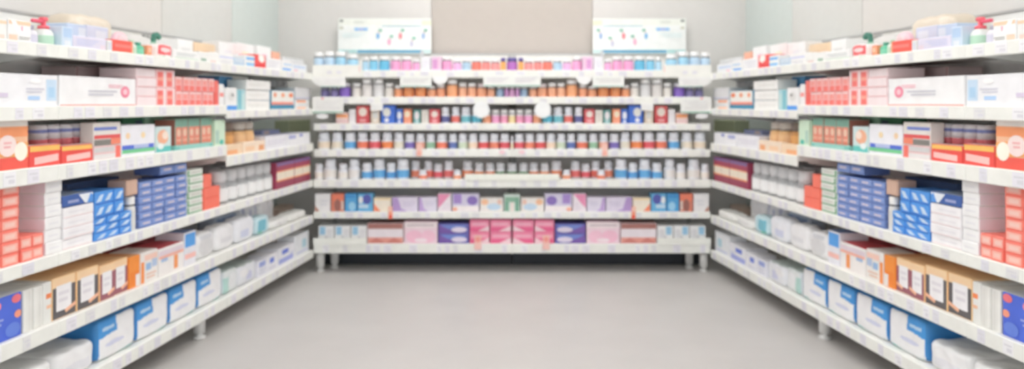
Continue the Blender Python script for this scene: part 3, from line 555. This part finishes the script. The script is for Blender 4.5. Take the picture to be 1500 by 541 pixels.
back_row(4, [pill(461,474,240,(240,234,226),'plain white bottle'), pill(475,494,233,(238,234,230),'large plain white bottle'), pill(496,510,240,(240,236,230),'plain white bottle'), pill(511,528,233,(238,234,232),'large plain white bottle'), pill(530,546,239,BL5,'blue-banded white bottle'), pill(547,565,233,BL5,'large blue-banded white bottle'), pill(566,580,239,(84,160,224),'blue-banded white bottle'), pill(581,600,233,BL5,'large blue-banded white bottle')])
back_row(4, [pill(602,616,236,(242,136,106),'orange-banded white bottle'), pill(621,634,236,(236,110,96),'red-banded white bottle'), pill(635,648,240,(232,90,104),'red-banded white bottle'), pill(649,665,236,(234,110,110),'red-banded white bottle'), pill(677,693,236,(242,146,106),'large orange-banded white bottle'), pill(695,709,239,(244,160,110),'orange-banded white bottle'), pill(711,725,239,(242,150,110),'orange-banded white bottle'), pill(726,740,239,(120,160,124),'green-banded white bottle'), pill(742,758,239,(110,150,112),'green-banded white bottle')], v0=.075, where='rear row') if False else None
n_before = 8
def row5(items, v0, extra):
    for k, it in enumerate(items):
        back_row(4, [it], v0=v0, where=extra[k])
row5([pill(602,616,236,(242,136,106),''), pill(621,634,236,(236,110,96),''), pill(635,649,240,(232,90,104),''), pill(650,665,236,(234,110,110),''), pill(677,693,236,(242,146,106),''), pill(695,709,239,(244,160,110),''), pill(711,725,239,(242,150,110),''), pill(726,740,239,(120,160,124),'')], .085,
     ['white bottle with orange band next to the blue-banded ones', 'white bottle with red-orange band behind small bottle', 'shorter white bottle with crimson band', 'tall white bottle with crimson band', 'tall white bottle with orange band behind white tray', 'third orange-banded bottle from the centre', 'second orange-banded bottle from the centre', 'green-banded bottle'])
back_row(4, [pill(742,758,239,(110,150,112),'green-banded white bottle')], v0=.085)
row5([pill(613,626,249,(244,140,110),''), pill(664,676,249,(244,160,120),'')], .012, ['small orange-banded bottle standing in front, outer one', 'small orange-banded bottle standing in front, inner one'])
for o in [o for o in COL.objects if o.get('label', '').startswith(', ')]: o['label'] = o['label'][2:]
LIL = (222, 214, 234)
back_row(5, [(461,484,284,'b',(238,236,238),[('p',[(0,0),(.3,0),(0,.35)],(196,140,120)),('tx',.35,.3,.85,.7,2,(222,222,228))],'white carton with brown corner',.09), (485,504,284,'b',(214,120,96),[('r',0,.6,1,1,(236,120,90)),('e',.5,.35,.25,.35,(150,90,80)),('r',.8,.1,1,.6,(226,206,196))],'brown and orange carton',.09), (505,523,284,'b',(72,160,220),[('e',.6,.3,.3,.25,(150,206,238)),('r',0,.75,.9,.95,(52,140,210))],'bright blue carton',.09), (524,546,284,'b',(96,176,224),[('e',.62,.7,.3,.28,(74,80,170)),('r',.05,.2,.7,.4,(190,216,238)),('e',.2,.65,.15,.2,(232,236,240))],'blue carton with indigo disc',.09),
  (547,573,290,'b',(242,232,214),[('p',[(0,.6),(.4,0),(0,0)],(246,130,90)),('r',.0,.85,1,1,(246,220,170))],'white carton with orange corner',.1), (574,612,289,'b',LIL,[('p',[(0,1),(.22,1),(.36,.2),(.6,0),(0,0)],(176,146,206)),('tx',.45,.35,.9,.7,2,(206,198,222))],'wide lilac carton with purple curve',.1), (613,640,289,'b',(224,218,236),[('p',[(0,1),(.14,1),(.3,.2),(.5,0),(0,0)],(190,160,216)),('tx',.4,.4,.9,.7,2,(206,202,224))],'lilac carton with purple edge',.1),
  (641,661,284,'b',(238,228,236),[('p',[(0,1),(1,1),(.7,.75),(.3,.4),(0,.2)],(236,140,180)),('r',.4,.1,.9,.5,(232,222,232))],'white carton with pink corner',.1), (662,702,284,'b',(212,206,230),[('r',.05,.45,.35,1,(160,130,204)),('e',.75,.62,.2,.26,(130,104,186)),('r',0,.0,1,.32,(242,234,236)),('e',.1,.14,.1,.1,(246,170,140))],'purple and white carton',.1), (703,737,290,'b',(238,232,228),[('e',.2,.7,.16,.22,(244,190,150)),('e',.6,.35,.3,.25,(190,214,236)),('e',.85,.7,.1,.2,(236,196,180))],'white carton with peach and blue shapes',.1), (738,762,285,'b',(206,222,214),[('r',.06,.0,.3,.75,(110,164,138)),('r',.06,.55,.94,.85,(130,176,150)),('r',.7,.0,.94,.75,(110,164,138)),('r',.4,.0,.62,.55,(240,226,220))],'green and white carton',.1)])
WBX = [('r',.1,.5,.45,.95,(150,200,232)),('r',.55,.3,.9,.8,(226,226,230)),('e',.5,.3,.1,.15,(206,206,212))]
back_row(6, [(466,489,331,'b',(240,241,242),WBX,'white carton with light blue patch',.12), (490,513,331,'b',(240,241,242),WBX,'white carton with light blue patch',.12), (514,537,331,'b',(240,241,242),WBX,'white carton with light blue patch',.12),
  (538,591,327,'b',(236,226,230),[('r',0,.0,1,.30,(226,150,136)),('p',[(0,.0),(.25,.3),(.5,.0),(.75,.3),(1,.0)],(206,120,110)),('r',0,.30,1,.72,(238,228,234)),('r',0,.72,1,1,(166,104,96)),('t',(150,96,90))],'wide carton with brown top and salmon foot',.14),
  (592,641,325,'b',(244,214,226),[('r',0,.72,1,.98,(244,230,232)),('tx',.08,.78,.9,.9,1,(190,170,180)),('e',.3,.32,.25,.28,(246,190,212)),('e',.72,.32,.22,.28,(246,196,216)),('e',.5,.15,.2,.1,(250,228,236))],'wide pale pink carton',.14),
  (642,687,328,'b',(96,92,176),[('r',.1,.45,.9,.9,(104,128,206)),('p',[(.0,.0),(.6,.0),(.3,.5),(0,.9)],(112,78,166)),('e',.68,.4,.26,.28,(226,216,236))],'violet and blue carton',.14,2),
  (688,717,322,'b',(242,130,166),[('r',0,0,1,.35,(236,90,140)),('p',[(.4,.0),(1,.0),(1,.5)],(246,214,222)),('r',.1,.5,.9,.75,(246,170,194))],'rose pink carton',.14,2), (718,749,322,'b',(242,130,166),[('r',0,0,1,.35,(236,90,140)),('p',[(.4,.0),(1,.0),(1,.5)],(246,214,222)),('r',.1,.5,.9,.75,(246,170,194))],'rose pink carton',.14,2)])
# ------------------------------------------------------------------ cards, flags and talkers clipped to the back rails
def card(px0, px1, py0, py1, shape, base, des, look, cat='card', name='shelf_card', v=-.016, both=True):
    Y = YB+v; wm = (px1-px0)*Y/F; h = (py1-py0)*Y/F; z = z_of(py1, Y); x = ((px0+px1)/2-750)*Y/F
    for sd, sg in (('left', 1), ('right', -1)):
        if not both and sg < 0: continue
        mb = MB(); t = .002
        if shape == 'disc': pts = [(wm/2*math.cos(a*math.pi/14), h/2+h/2*math.sin(a*math.pi/14)) for a in range(28)]
        elif shape == 'half': pts = [(-wm/2, h), *[(wm/2*math.cos(math.pi+a*math.pi/12), h+h*math.sin(math.pi+a*math.pi/12)) for a in range(1, 12)], (wm/2, h)]
        elif shape == 'bow': pts = [(wm/2, 0), (wm/2, h), (-wm/2, h), *[(-wm/2+wm*.5*(1-math.cos(a*math.pi/16)), h-h*math.sin(a*math.pi/16)) for a in range(1, 8)]]
        else: pts = [(-wm/2, 0), (wm/2, 0), (wm/2, h), (-wm/2, h)]
        if shape == 'bow': pts = pts[::-1]; pts = pts if sg > 0 else [(-a, b) for a, b in pts][::-1]
        if sum(pts[i][0]*pts[(i+1) % len(pts)][1]-pts[(i+1) % len(pts)][0]*pts[i][1] for i in range(len(pts))) < 0: pts = pts[::-1]
        m = mat(base, .4)
        mb.face([(a, -t/2, b) for a, b in pts], m); mb.face([(a, t/2, b) for a, b in pts[::-1]], m)
        for i in range(len(pts)):
            a, b = pts[i], pts[(i+1) % len(pts)]; mb.face([(a[0], -t/2, a[1]), (a[0], t/2, a[1]), (b[0], t/2, b[1]), (b[0], -t/2, b[1])], m)
        draw(mb, wm, t, h, des, sg < 0)
        r = link(name, None); r.empty_display_size = .02; BACK.put(r, sg*x, v, z)
        link('card', mb.mesh('card'), r)
        c = MB(); c.box(-.012, t/2, h*.5-.006, .012, -v-.0115, h*.5+.006, mat((232, 232, 230), .3, 'gloss')); link('clip', c.mesh('clip'), r)
        tag(r, look if not both else '%s on the %s' % (look, sd), cat, 'cards clipped to the back shelf rails')
TXT = [('tx',.1,.35,.9,.85,3,(222,220,232))]
card(458, 528, 95, 113, 'rect', (240,240,234), [('r',.3,.25,.4,.5,(226,224,232)),('r',.5,.25,.6,.5,(228,226,234)),('r',.97,.4,1,.9,(240,200,196))], 'wide white card before pale blue jars, top back rail', v=-.018)
card(455, 506, 112.5, 128, 'bow', (240,240,238), [('r',.3,.0,1,.1,(110,170,150)),('tx',.4,.3,.95,.8,2,(230,230,230))], 'white card with curved corner under top back rail', v=-.022)
card(586, 632, 111, 128, 'rect', (238,240,236), [('r',0,0,1,.12,(130,180,164)),('tx',.1,.4,.9,.8,2,(214,214,214))], 'white card with green lower edge under top back rail', v=-.016)
card(633, 656, 112, 124, 'half', (242,242,242), [], 'white half-round talker under top back rail', v=-.020, name='shelf_talker')
card(708, 792, 110, 127, 'rect', (238,240,236), [('r',0,0,1,.12,(120,176,156)),('tx',.06,.35,.45,.85,3,(220,216,222)),('tx',.55,.35,.95,.85,3,(220,216,222))], 'wide white card at the centre of the top back rail', both=False)
card(458, 503, 142.5, 166, 'rect', (238,239,236), [('r',0,0,1,.09,(90,170,140)),('e',.32,.92,.04,.06,(236,130,150)),('tx',.1,.25,.9,.8,4,(226,226,226))], 'white card with green lower edge under second back rail', v=-.018)
card(463, 481, 167, 174, 'disc', (240,240,240), [], 'small white oval talker above third back rail', v=-.024, name='shelf_talker')
card(543, 561, 151, 162, 'rect', (240,240,238), [('tx',.1,.2,.9,.8,2,(228,228,228))], 'small white card under second back rail', v=-.016)
card(693, 717, 149, 173, 'disc', (238,240,240), [], 'round white talker below second back rail', v=-.026, name='shelf_talker')
card(610, 618, 211, 229, 'rect', (246,196,182), [('r',.1,.05,.9,.4,(246,176,158))], 'salmon flag on the fourth back rail', v=-.016, name='shelf_flag', cat='flag')
card(731, 740, 220, 226, 'disc', (244,206,214), [], 'small pink round tag on the fourth back rail', v=-.016, name='shelf_flag', cat='flag')
card(681, 819, 255, 264, 'rect', (238,240,230), [], 'long cream strip at the centre of the fifth back rail', both=False, v=-.016)
card(569, 575, 303, 321, 'rect', (246,150,120), [('r',0,0,1,.3,(240,80,60)),('r',0,.6,1,1,(246,196,176))], 'narrow red-orange flag on the sixth back rail', v=-.016, name='shelf_flag', cat='flag')
card(459, 537, 349, 359, 'rect', (238,239,232), [], 'long white strip below white cartons, bottom back rail', v=-.016)
card(695, 705, 345, 366, 'rect', (248,196,186), [('e',.5,.7,.4,.2,(246,150,140))], 'salmon flag on the bottom back rail', v=-.018, name='shelf_flag', cat='flag')
# ------------------------------------------------------------------ sign boards on top of the back display
def sign(sg, sd):
    v = .50; Y = YB+v; px0, px1, py0, py1 = 495, 632, 27, 79
    wm = (px1-px0)*Y/F; h = (py1-py0)*Y/F; x = ((px0+px1)/2-750)*Y/F; z = z_of(py1, Y)
    r = link('sign_board', None); r.empty_display_size = .05; BACK.put(r, sg*x, v, z)
    mb = MB(); mb.box(-wm/2, -.006, 0, wm/2, .006, h, mat((240, 243, 242), .3, 'gloss'), .002)
    G = (120, 186, 164)
    des = [('r',0,.80,1,1,(238,241,234)),('r',.9,.80,1,.94,(232,238,206)),('r',.0,.0,1,.12,(206,232,232)),('r',.21,.03,.90,.10,(56,144,186)),('r',.02,.05,.2,.10,(150,206,206)),('e',.04,.93,.022,.035,(130,136,132)),('e',.04,.73,.025,.04,(206,206,190)),
           ('r',.18,.655,.32,.73,(130,190,240)),('r',.22,.665,.28,.72,(176,190,236)),('tx',.05,.45,.30,.6,3,(226,240,242)),('r',.47,.77,.89,.795,(170,206,220)),('tx',.17,.86,.28,.92,1,(206,212,206))]
    for cx, cz, c in ((.43, .50, (120,180,226)), (.55, .33, (238,170,200)), (.67, .50, (238,130,140)), (.79, .28, (206,206,226)), (.915, .50, (160,190,230))):
        des += [('e',cx,cz,.018,.085,c),('e',cx+.025,cz+.16,.02,.04,G),('e',cx+.008,cz+.1,.012,.03,(226,206,206))]
    draw(mb, wm, .012, h, des, sg < 0)
    link('board', mb.mesh('board'), r)
    for q in (-.4, .4):
        c = MB(); c.box(-.012, -.009, -.02, .012, -.0065, .02, mat((200, 202, 204), .3, 'metal')); link('clip', c.mesh('clip'), r, (q*wm, 0, 0))
        p = MB(); p.box(-.006, -.004, -.012, .006, .004, .0, mat((200, 202, 204), .3, 'metal')); link('stem', p.mesh('stem'), r, (q*wm, .0, 0))
    tag(r, 'white advertising board with blue line above the %s half of the back shelves' % sd, 'sign', 'advertising boards above the back display')
sign(1, 'left'); sign(-1, 'right')
# red pump bottle on the top side shelves
for wl, sg, fl in sides():
    v = .03; s0, s1 = side_span(64, 90, v); sc = (s0+s1)/2; z0 = SURF['A']; Y = y_of(sc, v); h = z_of(25, Y)-z0
    r = link('pump_bottle', None); r.empty_display_size = .02; wl.put(r, sg*sc, v+.034, z0)
    b = MB(); b.lathe([(.028,0),(.031,.005),(.031,h*.45),(.024,h*.55),(.011,h*.62),(.011,h*.68)], mat((226, 232, 228), .3)); link('body', b.mesh('body'), r)
    l = MB(); l.lathe([(.0315,h*.05),(.0318,h*.06),(.0318,h*.36),(.0315,h*.37)], mat((176, 214, 190))); link('label_band', l.mesh('label_band'), r)
    e = MB(); e.lathe([(.018,h*.60),(.018,h*.70),(.008,h*.72),(.008,h*.86)], mat((240, 96, 110), .35)); link('collar', e.mesh('collar'), r)
    p = MB(); p.box(-.012, -.012, h*.86, .012, .012, h, mat((240, 96, 110), .35), .004); x0, x1 = sorted((-sg*.0, sg*.055)); p.box(x0, -.007, h*.78, x1, .007, h*.90, mat((232, 84, 110), .35), .003); link('pump_head', p.mesh('pump_head'), r)
    tag(r, 'red-topped pump bottle with green label, top shelf, %s display' % wl.side, 'bottle')
    # hooked-neck green bottle and the red-labelled pack beside it
    s0, s1 = side_span(226, 242, .10); sc = (s0+s1)/2; r = link('hook_neck_bottle', None); r.empty_display_size = .02; wl.put(r, sg*sc, .13, z0)
    b = MB(); b.lathe([(.024,0),(.026,.005),(.026,.05),(.018,.07),(.011,.08)], mat((150, 196, 172), .3)); link('body', b.mesh('body'), r)
    hk = MB(); pts = [(0, .078), (0, .10), (sg*-.006, .112), (sg*-.02, .118), (sg*-.036, .112), (sg*-.046, .098)]
    for (ax, az), (bx, bz) in zip(pts, pts[1:]):
        dx, dz = bx-ax, bz-az; L_ = math.hypot(dx, dz); nx, nz = -dz/L_*.008, dx/L_*.008
        q = [(ax-nx, az-nz), (bx-nx, bz-nz), (bx+nx, bz+nz), (ax+nx, az+nz)]
        hk.face([(a, -.008, c) for a, c in q], mat((60, 130, 110))); hk.face([(a, .008, c) for a, c in q[::-1]], mat((60, 130, 110)))
        hk.face([(q[3][0], -.008, q[3][1]), (q[2][0], -.008, q[2][1]), (q[2][0], .008, q[2][1]), (q[3][0], .008, q[3][1])], mat((60, 130, 110)))
        hk.face([(q[1][0], -.008, q[1][1]), (q[0][0], -.008, q[0][1]), (q[0][0], .008, q[0][1]), (q[1][0], .008, q[1][1])], mat((60, 130, 110)))
    link('spout', hk.mesh('spout'), r)
    tag(r, 'green bottle with dark hooked neck, top shelf, %s display' % wl.side, 'bottle')
softpack('A', 232, 255, .062, (240,232,230), [('r',.0,.25,1,.95,(236,92,98)),('e',.5,.6,.32,.16,(248,214,214)),('r',.1,.0,.5,.15,(150,196,160))], 'rounded red and white pack below the hooked bottle', d=.07, k=5)
